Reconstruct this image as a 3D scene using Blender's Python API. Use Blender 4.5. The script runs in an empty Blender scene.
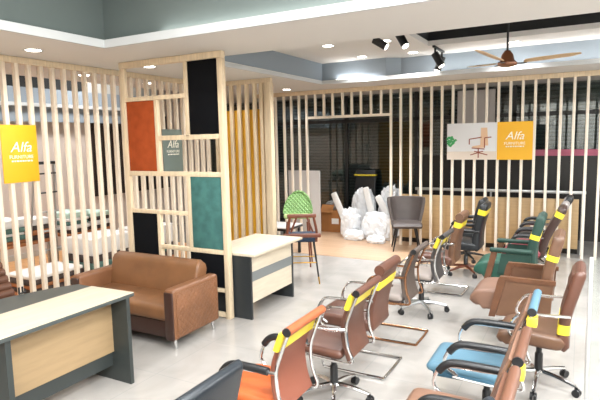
import bpy, bmesh, math, random
from mathutils import Vector, Matrix, noise as mnoise
random.seed(7)
PI = math.pi
sc = bpy.context.scene
COL = sc.collection

# ------------------------------------------------------------------ materials
def lin(h):
    h = h.lstrip('#')
    v = [int(h[i:i+2], 16)/255 for i in (0, 2, 4)]
    return tuple(c/12.92 if c <= .04045 else ((c+.055)/1.055)**2.4 for c in v) + (1,)

def mat(name, col, rough=.5, metal=0., spec=.5, noise=0., nscale=8., stretch=(1, 1, 1), bump=0., bscale=60., coat=0., col2=None):
    m = bpy.data.materials.new(name); m.use_nodes = True
    nt = m.node_tree; b = nt.nodes['Principled BSDF']
    c = lin(col)
    b.inputs['Base Color'].default_value = c
    b.inputs['Roughness'].default_value = rough
    b.inputs['Metallic'].default_value = metal
    b.inputs['Specular IOR Level'].default_value = spec
    b.inputs['Coat Weight'].default_value = coat
    tc = nt.nodes.new('ShaderNodeTexCoord')
    mp = nt.nodes.new('ShaderNodeMapping'); mp.inputs['Scale'].default_value = stretch
    nt.links.new(tc.outputs['Object'], mp.inputs['Vector'])
    if noise or col2:
        n = nt.nodes.new('ShaderNodeTexNoise'); n.inputs['Scale'].default_value = nscale; n.inputs['Detail'].default_value = 4
        nt.links.new(mp.outputs['Vector'], n.inputs['Vector'])
        mx = nt.nodes.new('ShaderNodeMix'); mx.data_type = 'RGBA'
        mr = nt.nodes.new('ShaderNodeMapRange'); mr.inputs['From Min'].default_value = .35; mr.inputs['From Max'].default_value = .65
        nt.links.new(n.outputs['Fac'], mr.inputs['Value'])
        c2 = lin(col2) if col2 else tuple(x*(1-noise) for x in c[:3]) + (1,)
        mx.inputs['A'].default_value = c; mx.inputs['B'].default_value = c2
        nt.links.new(mr.outputs['Result'], mx.inputs['Factor'])
        nt.links.new(mx.outputs['Result'], b.inputs['Base Color'])
    if bump:
        n = nt.nodes.new('ShaderNodeTexNoise'); n.inputs['Scale'].default_value = bscale
        bp = nt.nodes.new('ShaderNodeBump'); bp.inputs['Strength'].default_value = bump; bp.inputs['Distance'].default_value = .01
        nt.links.new(mp.outputs['Vector'], n.inputs['Vector'])
        nt.links.new(n.outputs['Fac'], bp.inputs['Height']); nt.links.new(bp.outputs['Normal'], b.inputs['Normal'])
    return m

def emis(name, col, s):
    m = bpy.data.materials.new(name); m.use_nodes = True
    b = m.node_tree.nodes['Principled BSDF']
    b.inputs['Base Color'].default_value = lin(col)
    b.inputs['Emission Color'].default_value = lin(col); b.inputs['Emission Strength'].default_value = s
    return m

def glass(name, tint, refl=1.0, haze=0.):
    m = bpy.data.materials.new(name); m.use_nodes = True
    nt = m.node_tree; nt.nodes.clear()
    out = nt.nodes.new('ShaderNodeOutputMaterial')
    tr = nt.nodes.new('ShaderNodeBsdfTransparent'); tr.inputs['Color'].default_value = lin(tint)
    gl = nt.nodes.new('ShaderNodeBsdfGlossy'); gl.inputs['Roughness'].default_value = .03
    fr = nt.nodes.new('ShaderNodeFresnel'); fr.inputs['IOR'].default_value = 1.5
    mu = nt.nodes.new('ShaderNodeMath'); mu.operation = 'MULTIPLY'; mu.inputs[1].default_value = refl
    mu.use_clamp = True
    mx = nt.nodes.new('ShaderNodeMixShader')
    nt.links.new(fr.outputs['Fac'], mu.inputs[0]); nt.links.new(mu.outputs['Value'], mx.inputs['Fac'])
    nt.links.new(tr.outputs[0], mx.inputs[1]); nt.links.new(gl.outputs[0], mx.inputs[2])
    last = mx
    if haze:
        df = nt.nodes.new('ShaderNodeBsdfDiffuse'); df.inputs['Color'].default_value = lin('#e8eeec')
        m2 = nt.nodes.new('ShaderNodeMixShader'); m2.inputs['Fac'].default_value = haze
        nt.links.new(mx.outputs[0], m2.inputs[1]); nt.links.new(df.outputs[0], m2.inputs[2]); last = m2
    nt.links.new(last.outputs[0], out.inputs['Surface'])
    return m

def tile_floor():
    m = bpy.data.materials.new('floor_tiles'); m.use_nodes = True
    nt = m.node_tree; b = nt.nodes['Principled BSDF']
    tc = nt.nodes.new('ShaderNodeTexCoord')
    br = nt.nodes.new('ShaderNodeTexBrick'); br.offset = 0; br.inputs['Scale'].default_value = 1
    br.inputs['Brick Width'].default_value = .8; br.inputs['Row Height'].default_value = .8
    br.inputs['Mortar Size'].default_value = .004; br.inputs['Mortar Smooth'].default_value = .3
    br.inputs['Color1'].default_value = lin('#9e9a95'); br.inputs['Color2'].default_value = lin('#9b9792'); br.inputs['Mortar'].default_value = lin('#92908d')
    nt.links.new(tc.outputs['Object'], br.inputs['Vector'])
    n = nt.nodes.new('ShaderNodeTexNoise'); n.inputs['Scale'].default_value = 2.2; n.inputs['Detail'].default_value = 6; n.inputs['Distortion'].default_value = 1.2
    nt.links.new(tc.outputs['Object'], n.inputs['Vector'])
    mr = nt.nodes.new('ShaderNodeMapRange'); mr.inputs['To Min'].default_value = .9; mr.inputs['To Max'].default_value = 1.08
    mr.inputs['From Min'].default_value = .3; mr.inputs['From Max'].default_value = .7
    nt.links.new(n.outputs['Fac'], mr.inputs['Value'])
    mx = nt.nodes.new('ShaderNodeMix'); mx.data_type = 'RGBA'; mx.blend_type = 'MULTIPLY'; mx.inputs['Factor'].default_value = 1
    nt.links.new(br.outputs['Color'], mx.inputs['A']); nt.links.new(mr.outputs['Result'], mx.inputs['B'])
    nt.links.new(mx.outputs['Result'], b.inputs['Base Color'])
    b.inputs['Roughness'].default_value = .16; b.inputs['Specular IOR Level'].default_value = .5
    return m

def plank_floor(name, c1, c2, gap):
    m = bpy.data.materials.new(name); m.use_nodes = True
    nt = m.node_tree; b = nt.nodes['Principled BSDF']
    tc = nt.nodes.new('ShaderNodeTexCoord')
    br = nt.nodes.new('ShaderNodeTexBrick'); br.inputs['Scale'].default_value = 1
    br.inputs['Brick Width'].default_value = 1.1; br.inputs['Row Height'].default_value = .16; br.inputs['Mortar Size'].default_value = .003
    br.inputs['Color1'].default_value = lin(c1); br.inputs['Color2'].default_value = lin(c2); br.inputs['Mortar'].default_value = lin(gap)
    nt.links.new(tc.outputs['Object'], br.inputs['Vector'])
    nt.links.new(br.outputs['Color'], b.inputs['Base Color'])
    b.inputs['Roughness'].default_value = .35
    return m

def shutter_mat():
    m = bpy.data.materials.new('shutter_steel'); m.use_nodes = True
    nt = m.node_tree; b = nt.nodes['Principled BSDF']
    tc = nt.nodes.new('ShaderNodeTexCoord')
    w = nt.nodes.new('ShaderNodeTexWave'); w.wave_type = 'BANDS'; w.bands_direction = 'Z'; w.wave_profile = 'SAW'; w.inputs['Scale'].default_value = 4.2
    nt.links.new(tc.outputs['Object'], w.inputs['Vector'])
    cr = nt.nodes.new('ShaderNodeValToRGB'); cr.color_ramp.elements[0].color = lin('#3c4447'); cr.color_ramp.elements[1].color = lin('#788286')
    nt.links.new(w.outputs['Fac'], cr.inputs['Fac']); nt.links.new(cr.outputs['Color'], b.inputs['Base Color'])
    bp = nt.nodes.new('ShaderNodeBump'); bp.inputs['Strength'].default_value = .6; bp.inputs['Distance'].default_value = .03
    nt.links.new(w.outputs['Fac'], bp.inputs['Height']); nt.links.new(bp.outputs['Normal'], b.inputs['Normal'])
    b.inputs['Roughness'].default_value = .5; b.inputs['Metallic'].default_value = .2
    return m

def quilt_mat(name='quilted_leather', col='#744c30', scale=6.5, ax='x'):
    m = mat(name, col, .5, noise=.25 if ax == 'x' else .08, nscale=6, bump=0)
    nt = m.node_tree; b = nt.nodes['Principled BSDF']
    tc = nt.nodes.new('ShaderNodeTexCoord')
    hs = []
    for sgn in (1, -1):
        mp = nt.nodes.new('ShaderNodeMapping'); mp.inputs['Rotation'].default_value = (sgn*PI/4, 0, 0) if ax == 'x' else (0, sgn*PI/4, 0)
        nt.links.new(tc.outputs['Object'], mp.inputs['Vector'])
        w = nt.nodes.new('ShaderNodeTexWave'); w.wave_type = 'BANDS'; w.bands_direction = 'Y' if ax == 'x' else 'X'; w.inputs['Scale'].default_value = scale
        nt.links.new(mp.outputs['Vector'], w.inputs['Vector']); hs.append(w)
    mn = nt.nodes.new('ShaderNodeMath'); mn.operation = 'MINIMUM'
    nt.links.new(hs[0].outputs['Fac'], mn.inputs[0]); nt.links.new(hs[1].outputs['Fac'], mn.inputs[1])
    pw = nt.nodes.new('ShaderNodeMath'); pw.operation = 'POWER'; pw.inputs[1].default_value = .35
    nt.links.new(mn.outputs[0], pw.inputs[0])
    bp = nt.nodes.new('ShaderNodeBump'); bp.inputs['Strength'].default_value = .4 if ax == 'x' else .8; bp.inputs['Distance'].default_value = .012 if ax == 'x' else .02
    nt.links.new(pw.outputs[0], bp.inputs['Height']); nt.links.new(bp.outputs['Normal'], b.inputs['Normal'])
    return m

M = {}
M['pine'] = mat('pine_wood', '#d9c5a6', .5, noise=.16, nscale=5, stretch=(9, 9, .7))
M['pine_light'] = mat('pale_pine', '#e4d6c2', .5, noise=.06, nscale=5, stretch=(9, 9, .7))
M['pine_back_lit'] = mat('brightened_pine', '#eee4d4', .5, noise=.08, nscale=5, stretch=(9, 9, .7))  # paler copy of the slat pine, missing light put into its colour
M['maple'] = mat('maple_board', '#c2b6a2', .45, noise=.12, nscale=4, stretch=(10, .8, 6))
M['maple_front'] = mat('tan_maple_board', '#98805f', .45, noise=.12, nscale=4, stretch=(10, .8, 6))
M['oak_panel'] = mat('oak_panel', '#bd9f74', .5, noise=.12, nscale=4, stretch=(.8, 8, 8))
M['charcoal'] = mat('charcoal_board', '#2d3231', .45, bump=0)
M['charcoal_dark'] = mat('dark_board', '#25292b', .45)
M['charcoal_top'] = mat('charcoal_top_board', '#3a403f', .45)
M['grey_stripe'] = mat('grey_stripe', '#6c7070', .5)
M['soffit'] = mat('soffit_paint', '#d3d0cc', .8, bump=.02, bscale=30)
M['ceil_white'] = mat('white_paint', '#dcd8d2', .8)
M['grey_green'] = mat('grey_green_paint', '#5a6462', .8)
M['blue_grey'] = mat('blue_grey_paint', '#87919a', .8)
M['lip'] = mat('white_lip', '#bcbfc0', .6)
M['black_void'] = mat('black_paint', '#151617', .8)
M['pink_wall'] = mat('pale_wall', '#cabdb4', .85)
M['grey_wall'] = mat('grey_wall', '#b4b3ae', .85)
M['dark_brown'] = mat('dark_brown_wood', '#2a1d16', .5, noise=.3)
M['black_dado'] = mat('dark_panel', '#1d1917', .35, noise=.3, stretch=(6, 1, .5))
M['black_frame'] = mat('black_aluminium', '#181a1b', .4)
M['glass'] = glass('shop_glass', '#dfe6e4', 1.7)
M['glass_clear'] = glass('clear_glass', '#f4f8f7', 1.0, .018)
M['chrome'] = mat('chrome', '#d9dadb', .12, 1.)
M['alu'] = mat('brushed_steel', '#b9bbbb', .35, .9)
M['copper'] = mat('copper_tube', '#b98a6a', .2, 1.)
M['black_pl'] = mat('black_plastic', '#17181a', .38)
M['black_leather'] = mat('black_leather', '#1b1e21', .38, bump=.12, bscale=120)
M['navy_leather'] = mat('blue_black_leather', '#1d2227', .36, bump=.12, bscale=120)
M['orange_roll'] = mat('orange_leather', '#8f4a28', .45, bump=.1, bscale=120)
M['orange_shell'] = mat('terracotta_shell', '#73402f', .5, bump=.08, bscale=120)
M['orange_seat'] = mat('orange_seat', '#ad5222', .5, bump=.08, bscale=120)
M['brown'] = mat('brown_leather', '#563528', .42, noise=.15, bump=.1, bscale=120)
M['brown_mid'] = mat('tan_brown_leather', '#614431', .42, noise=.15, bump=.1, bscale=120)
M['brown_grey'] = mat('grey_brown_mesh', '#4a3f38', .55, bump=.2, bscale=220)
M['brown_dark'] = mat('deep_brown_leather', '#35221c', .4, noise=.15, bump=.1, bscale=120)
M['tan'] = mat('tan_leather', '#725443', .45, noise=.1, bump=.08, bscale=120)
M['dusty_pink'] = mat('dusty_tan_leather', '#745646', .5, noise=.1)
M['rust_roll'] = mat('rust_leather', '#5a3a2a', .45, noise=.1)
M['mesh_grey'] = mat('charcoal_mesh', '#353130', .5, bump=.2, bscale=220)
M['seat_grey'] = mat('light_grey_seat', '#857b74', .6)
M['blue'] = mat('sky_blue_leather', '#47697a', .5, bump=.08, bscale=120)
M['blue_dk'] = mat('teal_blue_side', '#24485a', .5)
M['green'] = mat('green_velvet', '#0f352b', .6, noise=.25, nscale=5)
M['green_top'] = mat('soft_green', '#1f5042', .55)
M['warm_wood'] = mat('varnished_wood', '#5f3d28', .38, noise=.25, nscale=5, stretch=(2, 8, 2))
M['red_wood'] = mat('red_brown_wood', '#663521', .35, noise=.25, nscale=5)
M['tape'] = mat('yellow_tape', '#d8c234', .35)
M['tape_ink'] = mat('tape_ink', '#5c4d12', .6)
M['sofa'] = mat('saddle_leather', '#765032', .42, noise=.22, nscale=5, bump=.06, bscale=90)
M['sofa_arm'] = mat('arm_top_leather', '#744c30', .45, noise=.2, nscale=5)
M['sofa_dark'] = mat('dark_brown_trim', '#35211a', .4)
M['quilt'] = quilt_mat()
M['orange_felt'] = mat('orange_felt', '#9f4a26', .9, noise=.18, nscale=10, spec=.08)
M['teal_felt'] = mat('teal_felt', '#47726e', .9, noise=.28, nscale=10, spec=.08)
M['black_felt'] = mat('black_felt', '#0d0e11', .8, spec=.08)
M['yellow_board'] = mat('yellow_board', '#dda62c', .6)
M['sign_yellow'] = mat('sign_yellow', '#eab020', .5)
M['sign_grey'] = mat('sign_grey', '#6f7d78', .5)
M['sign_pic'] = mat('sign_picture', '#dfe1e3', .5)
M['sign_floor'] = mat('sign_picture_floor', '#d8cbbd', .5)
M['sign_white'] = mat('sign_white', '#f8f4e6', .5)
M['pic_beige'] = mat('printed_beige', '#dcb998', .5)
M['pic_brown'] = mat('printed_brown', '#8c4a36', .5)
M['pic_green'] = mat('printed_green', '#3c9a5c', .5)
M['lime'] = mat('green_quilted_fabric', '#6a8f52', .8, bump=.1)
M['lime_dk'] = mat('pale_green_piping', '#a3b57a', .7)
M['navy_velvet'] = mat('navy_velvet', '#1c2d42', .8, noise=.2)
M['gold'] = mat('brass_tip', '#c79a4a', .3, 1.)
M['stool'] = mat('charcoal_brown_leather', '#4d4542', .5, noise=.15)
M['carton'] = mat('brown_cardboard', '#a8713f', .8, noise=.1)
M['paper'] = mat('white_paper', '#eeeeec', .7)
M['plastic'] = mat('white_plastic_wrap', '#e2e5e8', .25, noise=.08, nscale=14, bump=.6, bscale=22)
M['grey_bag'] = mat('grey_plastic', '#9a9a98', .35, bump=.5, bscale=22)
M['white_board'] = mat('off_white_board', '#c2bfbd', .7)
M['pink_band'] = mat('pink_banner', '#c9718a', .7)
M['burgundy'] = mat('burgundy_seat', '#7a2f38', .5)
M['grey_top'] = mat('ash_grey_leather', '#8d8784', .5)
M['fan_wood'] = mat('fan_wood', '#c0a07a', .4)
M['fan_brown'] = mat('fan_copper_brown', '#70452c', .35, .3)
M['lamp'] = emis('lamp_diffuser', '#fff8ec', 14)
M['floor'] = tile_floor()
M['wood_floor'] = plank_floor('oak_boards', '#c1a286', '#b7977a', '#8e6a4a')
M['cabin_floor'] = plank_floor('orange_oak_boards', '#d9a571', '#cf9a66', '#9a7049')
M['shutter'] = shutter_mat()
M['teal_cloth'] = mat('teal_fabric', '#5d8078', .8, noise=.4, nscale=12)
M['dark_cloth'] = mat('dark_patterned_fabric', '#4d4340', .8, noise=.5, nscale=14)
M['white_cloth'] = mat('white_sheet', '#dcdbd8', .7)
M['ltgreen_cloth'] = mat('mint_fabric', '#bcd3c6', .7)
M['rust_cloth'] = mat('rust_fabric', '#a2683f', .7)

# ------------------------------------------------------------------ geometry helpers
class MB:
    def __init__(s): s.bm = bmesh.new()
    def box(s, c, size, bev=0., seg=2, rot=None):
        t = bmesh.new()
        bmesh.ops.create_cube(t, size=1)
        for v in t.verts: v.co = Vector((v.co.x*size[0], v.co.y*size[1], v.co.z*size[2]))
        if bev: bmesh.ops.bevel(t, geom=t.edges[:], offset=min(bev, min(size)*.49), segments=seg, profile=.5, affect='EDGES')
        mx = Matrix.Translation(Vector(c))
        if rot: mx = mx @ Matrix.Rotation(rot[2], 4, 'Z') @ Matrix.Rotation(rot[1], 4, 'Y') @ Matrix.Rotation(rot[0], 4, 'X')
        t.transform(mx); s.add(t); return s
    def bx(s, x0, x1, y0, y1, z0, z1, bev=0., seg=2):
        return s.box(((x0+x1)/2, (y0+y1)/2, (z0+z1)/2), (abs(x1-x0), abs(y1-y0), abs(z1-z0)), bev, seg)
    def add(s, t):
        me = bpy.data.meshes.new('tmp'); t.to_mesh(me); t.free(); s.bm.from_mesh(me); bpy.data.meshes.remove(me)
    def rings(s, rings, cap=True, closed=False):
        t = bmesh.new(); vr = [[t.verts.new(p) for p in r] for r in rings]
        n = len(rings[0]); k = len(vr)
        for i in range(k if closed else k-1):
            a, b = vr[i], vr[(i+1) % k]
            for j in range(n):
                t.faces.new((a[j], a[(j+1) % n], b[(j+1) % n], b[j]))
        if cap and not closed:
            t.faces.new(vr[0][::-1]); t.faces.new(vr[-1])
        bmesh.ops.recalc_face_normals(t, faces=t.faces[:]); s.add(t); return s
    def tube(s, pts, r, n=8, smooth=4, closed=False):
        pts = [Vector(p) for p in pts]
        if smooth: pts = catmull(pts, smooth, closed)
        k = len(pts); rr = []
        up = None
        for i, p in enumerate(pts):
            a = pts[(i-1) % k] if closed or i > 0 else pts[i]; b = pts[(i+1) % k] if closed or i < k-1 else pts[i]
            d = (b-a).normalized()
            if up is None:
                up = Vector((0, 0, 1)) if abs(d.z) < .9 else Vector((1, 0, 0))
            x = up.cross(d)
            if x.length < 1e-4: x = Vector((0, 1, 0)).cross(d)
            x.normalize(); y = d.cross(x).normalized(); up = y
            ri = r[i] if isinstance(r, (list, tuple)) and len(r) == k else (r if not isinstance(r, (list, tuple)) else r[0]+(r[1]-r[0])*i/(k-1))
            rr.append([p+x*math.cos(2*PI*j/n)*ri+y*math.sin(2*PI*j/n)*ri for j in range(n)])
        return s.rings(rr, True, closed)
    def cyl(s, a, b, r0, r1=None, n=16):
        return s.tube([a, b], [r0, r0 if r1 is None else r1], n, 0)
    def lathe(s, prof, n=24, c=(0, 0, 0)):
        c = Vector(c)
        return s.rings([[c+Vector((r*math.cos(2*PI*j/n), r*math.sin(2*PI*j/n), z)) for j in range(n)] for r, z in prof])
    def prism(s, outline, axis, a, b):
        # outline of 2D points, extruded along axis from a to b
        def P(p, t): return {'x': (t, p[0], p[1]), 'y': (p[0], t, p[1]), 'z': (p[0], p[1], t)}[axis]
        return s.rings([[Vector(P(p, a)) for p in outline], [Vector(P(p, b)) for p in outline]])
    def pad(s, prof, width, thick, bow=0., endround=True, taper=None, n=5):
        """a cushion swept along a profile of (x, z) points; width along y; rounded all over; bow curves its edges towards the front"""
        P = catmull([Vector((x, 0, z)) for x, z in prof], 4)
        k = len(P); rr = []
        L = [0]
        for i in range(1, k): L.append(L[-1]+(P[i]-P[i-1]).length)
        for i in range(k):
            d = (P[min(i+1, k-1)]-P[max(i-1, 0)]).normalized(); nrm = Vector((-d.z, 0, d.x))
            t = L[i]/L[-1]
            e = 1.
            if endround:
                dist = min(L[i], L[-1]-L[i]); R = thick/2
                if dist < R: e = math.sqrt(max(.06, 1-(1-dist/R)**2))
            th = (thick if not isinstance(thick, (list, tuple)) else thick[0])*e/2
            w = width/2*(taper(t) if taper else 1.) - (1-e)*thick*.3
            ring = []
            # rounded rectangle
            rc = min(th*.95, .03)
            for cx, cy, a0 in ((w-rc, th-rc, 0), (-w+rc, th-rc, PI/2), (-w+rc, -th+rc, PI), (w-rc, -th+rc, 1.5*PI)):
                for q in range(n):
                    a = a0+PI/2*q/(n-1)
                    yy = cx+rc*math.cos(a); tt = cy+rc*math.sin(a)
                    off = tt + bow*(yy/(width/2))**2
                    ring.append(P[i]+Vector((0, yy, 0))+nrm*off)
            rr.append(ring)
        return s.rings(rr)
    def build(s, name, m, parent=None, loc=None, rot=None, smooth=True, label=None):
        bmesh.ops.remove_doubles(s.bm, verts=s.bm.verts[:], dist=1e-6)
        me = bpy.data.meshes.new(name); s.bm.to_mesh(me); s.bm.free()
        me.materials.append(m)
        if smooth:
            me.shade_smooth(); me.set_sharp_from_angle(angle=math.radians(38))
        o = bpy.data.objects.new(name, me); COL.objects.link(o)
        if parent is not None: o.parent = parent
        if loc: o.location = loc
        if rot: o.rotation_euler = rot
        if label: o['label'] = label
        return o

def catmull(pts, k=4, closed=False):
    n = len(pts)
    if n < 3: return list(pts)
    out = []
    for i in range(n if closed else n-1):
        p1, p2 = pts[i], pts[(i+1) % n]
        p0 = pts[(i-1) % n] if closed or i > 0 else p1*2-p2
        p3 = pts[(i+2) % n] if closed or i < n-2 else p2*2-p1
        for j in range(k):
            t = j/k
            out.append(.5*((2*p1)+(p2-p0)*t+(2*p0-5*p1+4*p2-p3)*t*t+(3*p1-p0-3*p2+p3)*t**3))
    if not closed: out.append(pts[-1])
    return out

def tag(o, label, cat, group=None, kind=None):
    if label: o['label'] = label
    if cat: o['category'] = cat
    if group: o['group'] = group
    if kind: o['kind'] = kind
    return o
def thing(name, label, cat, loc=(0, 0, 0), rz=0., group=None):
    o = bpy.data.objects.new(name, None); COL.objects.link(o)
    o.empty_display_size = .1; o.location = loc; o.rotation_euler = (0, 0, rz)
    return tag(o, label, cat, group, 'thing')
def struct(name, mb, m, parent=None, label=None):
    o = mb.build(name, m, parent, smooth=False)
    if parent is None: o['kind'] = 'structure'
    if label: o['label'] = label
    return o

def text_mesh(body, size, m, name, parent, loc, rot, shear=0., ext=.001, align='CENTER'):
    cu = bpy.data.curves.new('lettering', 'FONT'); cu.body = body; cu.size = size; cu.shear = shear
    cu.align_x = align; cu.align_y = 'CENTER'; cu.extrude = ext
    t = bpy.data.objects.new('tmp_text', cu); COL.objects.link(t)
    bpy.context.view_layer.update()
    dg = bpy.context.evaluated_depsgraph_get()
    me = bpy.data.meshes.new_from_object(t.evaluated_get(dg)); me.name = name
    bpy.data.objects.remove(t); bpy.data.curves.remove(cu)
    me.materials.clear(); me.materials.append(m)
    o = bpy.data.objects.new(name, me); COL.objects.link(o); o.parent = parent; o.location = loc; o.rotation_euler = rot
    return o

# ------------------------------------------------------------------ camera
cam = bpy.data.cameras.new('camera'); co = bpy.data.objects.new('camera', cam); COL.objects.link(co)
f, yaw, pit, rol = 520., .49791, -.114901, -.021480
fw = Vector((-math.sin(yaw)*math.cos(pit), math.cos(yaw)*math.cos(pit), math.sin(pit)))
rt0 = Vector((math.cos(yaw), math.sin(yaw), 0)); up0 = rt0.cross(fw)
rt = rt0*math.cos(rol)+up0*math.sin(rol); up = up0*math.cos(rol)-rt0*math.sin(rol)
mx = Matrix((rt, up, -fw)).transposed().to_4x4(); mx.translation = Vector((0, 0, 2.0))
co.matrix_world = mx
cam.sensor_width = 36; cam.lens = 36*f/600; cam.clip_start = .05
sc.camera = co

# ------------------------------------------------------------------ room shell
ZS = 2.97                       # soffit underside, where every slat screen ends
XL, YB, YD, YY = -5.49, 9.37, 4.64, 7.03
X0, X1, Y0, Y1 = -8.7, 3.2, -2.6, 11.6
TX, TY = -4.3, 3.83             # near ceiling tray corner
RX, RYN, RYF = -4.1, 4.96, 8.45 # far ceiling recess
ZT, ZR = 3.78, 3.34
fl = struct('floor', MB().bx(X0, X1, Y0, Y1, -.1, 0), M['floor'])
struct('floor_boards', MB().bx(XL+.05, -.95, 7.97, Y1, 0, .006), M['wood_floor'])
struct('floor_boards_cabin', MB().bx(X0, XL-.08, Y0, 7.9, 0, .006), M['cabin_floor'])

# soffits (ceiling boards at the low level)
s = MB()
s.bx(-6.9, TX, Y0, TY, ZS, ZS+.06)
s.bx(-6.9, RX, TY, Y1, ZS, ZS+.06)
s.bx(RX, X1, TY, RYN, ZS, ZS+.06) if False else None
s.bx(RX, X1, RYF, Y1, ZS, ZS+.06)
s.bx(X0, -6.9, Y0, 1.2, ZS, ZS+.06)
s.bx(X0, -6.9, 8.9, Y1, ZS, ZS+.06)
struct('ceiling_soffit', s, M['soffit'])
s = MB().bx(TX, X1, TY, RYN, ZS, ZS+.06)
s.bx(RX, TX, TY, RYN, ZS, ZS+.06)
struct('ceiling_beam', MB().bx(RX, X1, TY, RYN, ZS, ZS+.06), M['soffit'])
# white lips
struct('trim_1', MB().bx(TX-.02, TX+.012, Y0, TY, ZS-.004, ZS+.075), M['lip'])
struct('trim_2', MB().bx(TX-.02, X1, TY-.012, TY+.02, ZS-.004, ZS+.075), M['lip'])
struct('trim_3', MB().bx(RX-.02, RX+.012, RYN, RYF, ZS-.004, ZS+.05), M['lip'])
struct('trim_4', MB().bx(RX-.02, X1, RYF-.012, RYF+.02, ZS-.004, ZS+.05), M['lip'])
# tray walls and tops
struct('wall_tray_left', MB().bx(TX-.2, TX-.1, Y0, TY+.2, ZS+.06, ZT), M['grey_green'])
struct('wall_tray_far', MB().bx(TX-.1, X1, TY+.1, TY+.2, ZS+.06, ZT), M['grey_green'])
struct('ceiling_tray', MB().bx(TX-.2, X1, Y0, TY+.2, ZT, ZT+.06), M['ceil_white'])
struct('wall_recess_left', MB().bx(RX-.12, RX-.04, RYN, RYF+.1, ZS+.06, ZR+.02), M['blue_grey'])
s = MB().bx(RX-.12, -2.95, RYF+.1, RYF+.18, ZS+.06, ZR+.02)
s.prism([(-2.95, RYF+.1), (-2.95, RYF+.18), (-2.75, RYF+.4), (-2.75, RYF+.3)], 'z', ZS+.06, ZR+.02)
s.bx(-2.76, X1, RYF+.3, RYF+.4, ZS+.06, ZR+.02)
struct('wall_recess_far', s, M['blue_grey'])
# recess ceiling with the black slot
BX0, BX1, BY0, BY1 = -2.06, 2.6, 6.1, 7.86
s = MB()
s.bx(RX-.12, BX0, RYN-.0, RYF+.4, ZR, ZR+.07)
s.bx(BX1, X1, RYN, RYF+.4, ZR, ZR+.07)
s.bx(BX0, BX1, RYN, BY0, ZR, ZR+.07)
s.bx(BX0, BX1, BY1, RYF+.4, ZR, ZR+.07)
struct('ceiling_recess', s, M['soffit'])
s = MB()
s.bx(BX0-.1, BX0-.02, BY0-.1, BY1+.1, ZR+.07, 3.95); s.bx(BX1+.02, BX1+.1, BY0-.1, BY1+.1, ZR+.07, 3.95)
s.bx(BX0, BX1, BY0-.1, BY0-.02, ZR+.07, 3.95); s.bx(BX0, BX1, BY1+.02, BY1+.1, ZR+.07, 3.95)
s.bx(BX0-.1, BX1+.1, BY0-.1, BY1+.1, 3.95, 4.0)
struct('ceiling_slot', s, M['black_void'])
# face behind the near edge of the far recess
struct('wall_recess_near', MB().bx(RX, X1, RYN-.08, RYN, ZS+.06, ZR), M['ceil_white'])
# cabin ceiling recess
struct('wall_cabin_upper', MB().bx(-8.5, -8.42, 1.2, 8.9, 2.74, 3.0), M['blue_grey'])
struct('wall_cabin_band', MB().bx(-8.56, -8.5, 1.2, 8.9, 2.42, 2.68), M['blue_grey'])
struct('wall_cabin_upper_far', MB().bx(-8.5, -8.42, 7.0, 8.9, 3.0, 3.62), M['grey_wall'])
struct('ceiling_cabin', MB().bx(X0, -6.9, 1.2, 8.9, 3.62, 3.68), M['ceil_white'])
struct('ceiling_cabin_slot', MB().bx(-8.6, -8.42, 1.2, 7.0, 3.0, 3.62), M['black_void'])
struct('trim_5', MB().bx(-8.5, -8.40, 1.2, 8.9, 2.68, 2.74), M['lip'])
# outer walls
struct('wall_left', MB().bx(X0-.1, X0, Y0, Y1, 0, ZT), M['pink_wall'])
struct('wall_right', MB().bx(X1, X1+.1, Y0, Y1, 0, ZT+.3), M['ceil_white'])
struct('wall_front', MB().bx(X0, X1, Y0-.1, Y0, 0, ZT+.3), M['ceil_white'])
struct('wall_back', MB().bx(X0, X1, Y1+.15, Y1+.25, 0, ZT+.3), M['black_void'])
# dark doorway on the cabin wall
struct('door_1', MB().bx(X0+.0, X0+.06, 7.25, 9.4, .95, 2.62), M['dark_brown'])
struct('baseboard_left', MB().bx(X0, X0+.03, Y0, 7.2, 0, .1), M['grey_wall'])
# cabin end wall beyond the yellow bay
# shop window
GY = 11.1
w = bpy.data.objects.new('window_1', None); COL.objects.link(w); w['kind'] = 'structure'
struct('pane', MB().bx(X0, X1, GY, GY+.012, .05, ZS), M['glass'], w)
fr = MB()
for x in (-4.78, -3.15, -1.2, .75, 2.4): fr.bx(x-.035, x+.035, GY-.03, GY+.04, 0, ZS)
fr.bx(X0, X1, GY-.03, GY+.04, 2.36, 2.44); fr.bx(X0, X1, GY-.03, GY+.04, 0, .08)
struct('window_frame', fr, M['black_frame'], w)
struct('shutter', MB().bx(X0, X1, Y1-.1, Y1, 0, ZS), M['shutter'])['kind'] = 'structure'
struct('wall_back_dado', MB().bx(-3.1, X1, GY-.12, GY-.05, 0, 1.62), M['black_dado'])
struct('trim_6', MB().bx(-.98, X1, GY-.14, GY-.12, 1.6, 1.72), M['pink_band'])
b = MB().bx(-2.28, -1.55, GY-.08, GY-.05, 1.95, 2.92).build('window_reflection_board', M['white_board'], smooth=False)  # stands in for the bright reflection of a wall in the glass
tag(b, 'white board standing in for a wall reflection in the dark shop glass above the long picture sign', 'board', kind='thing')

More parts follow.
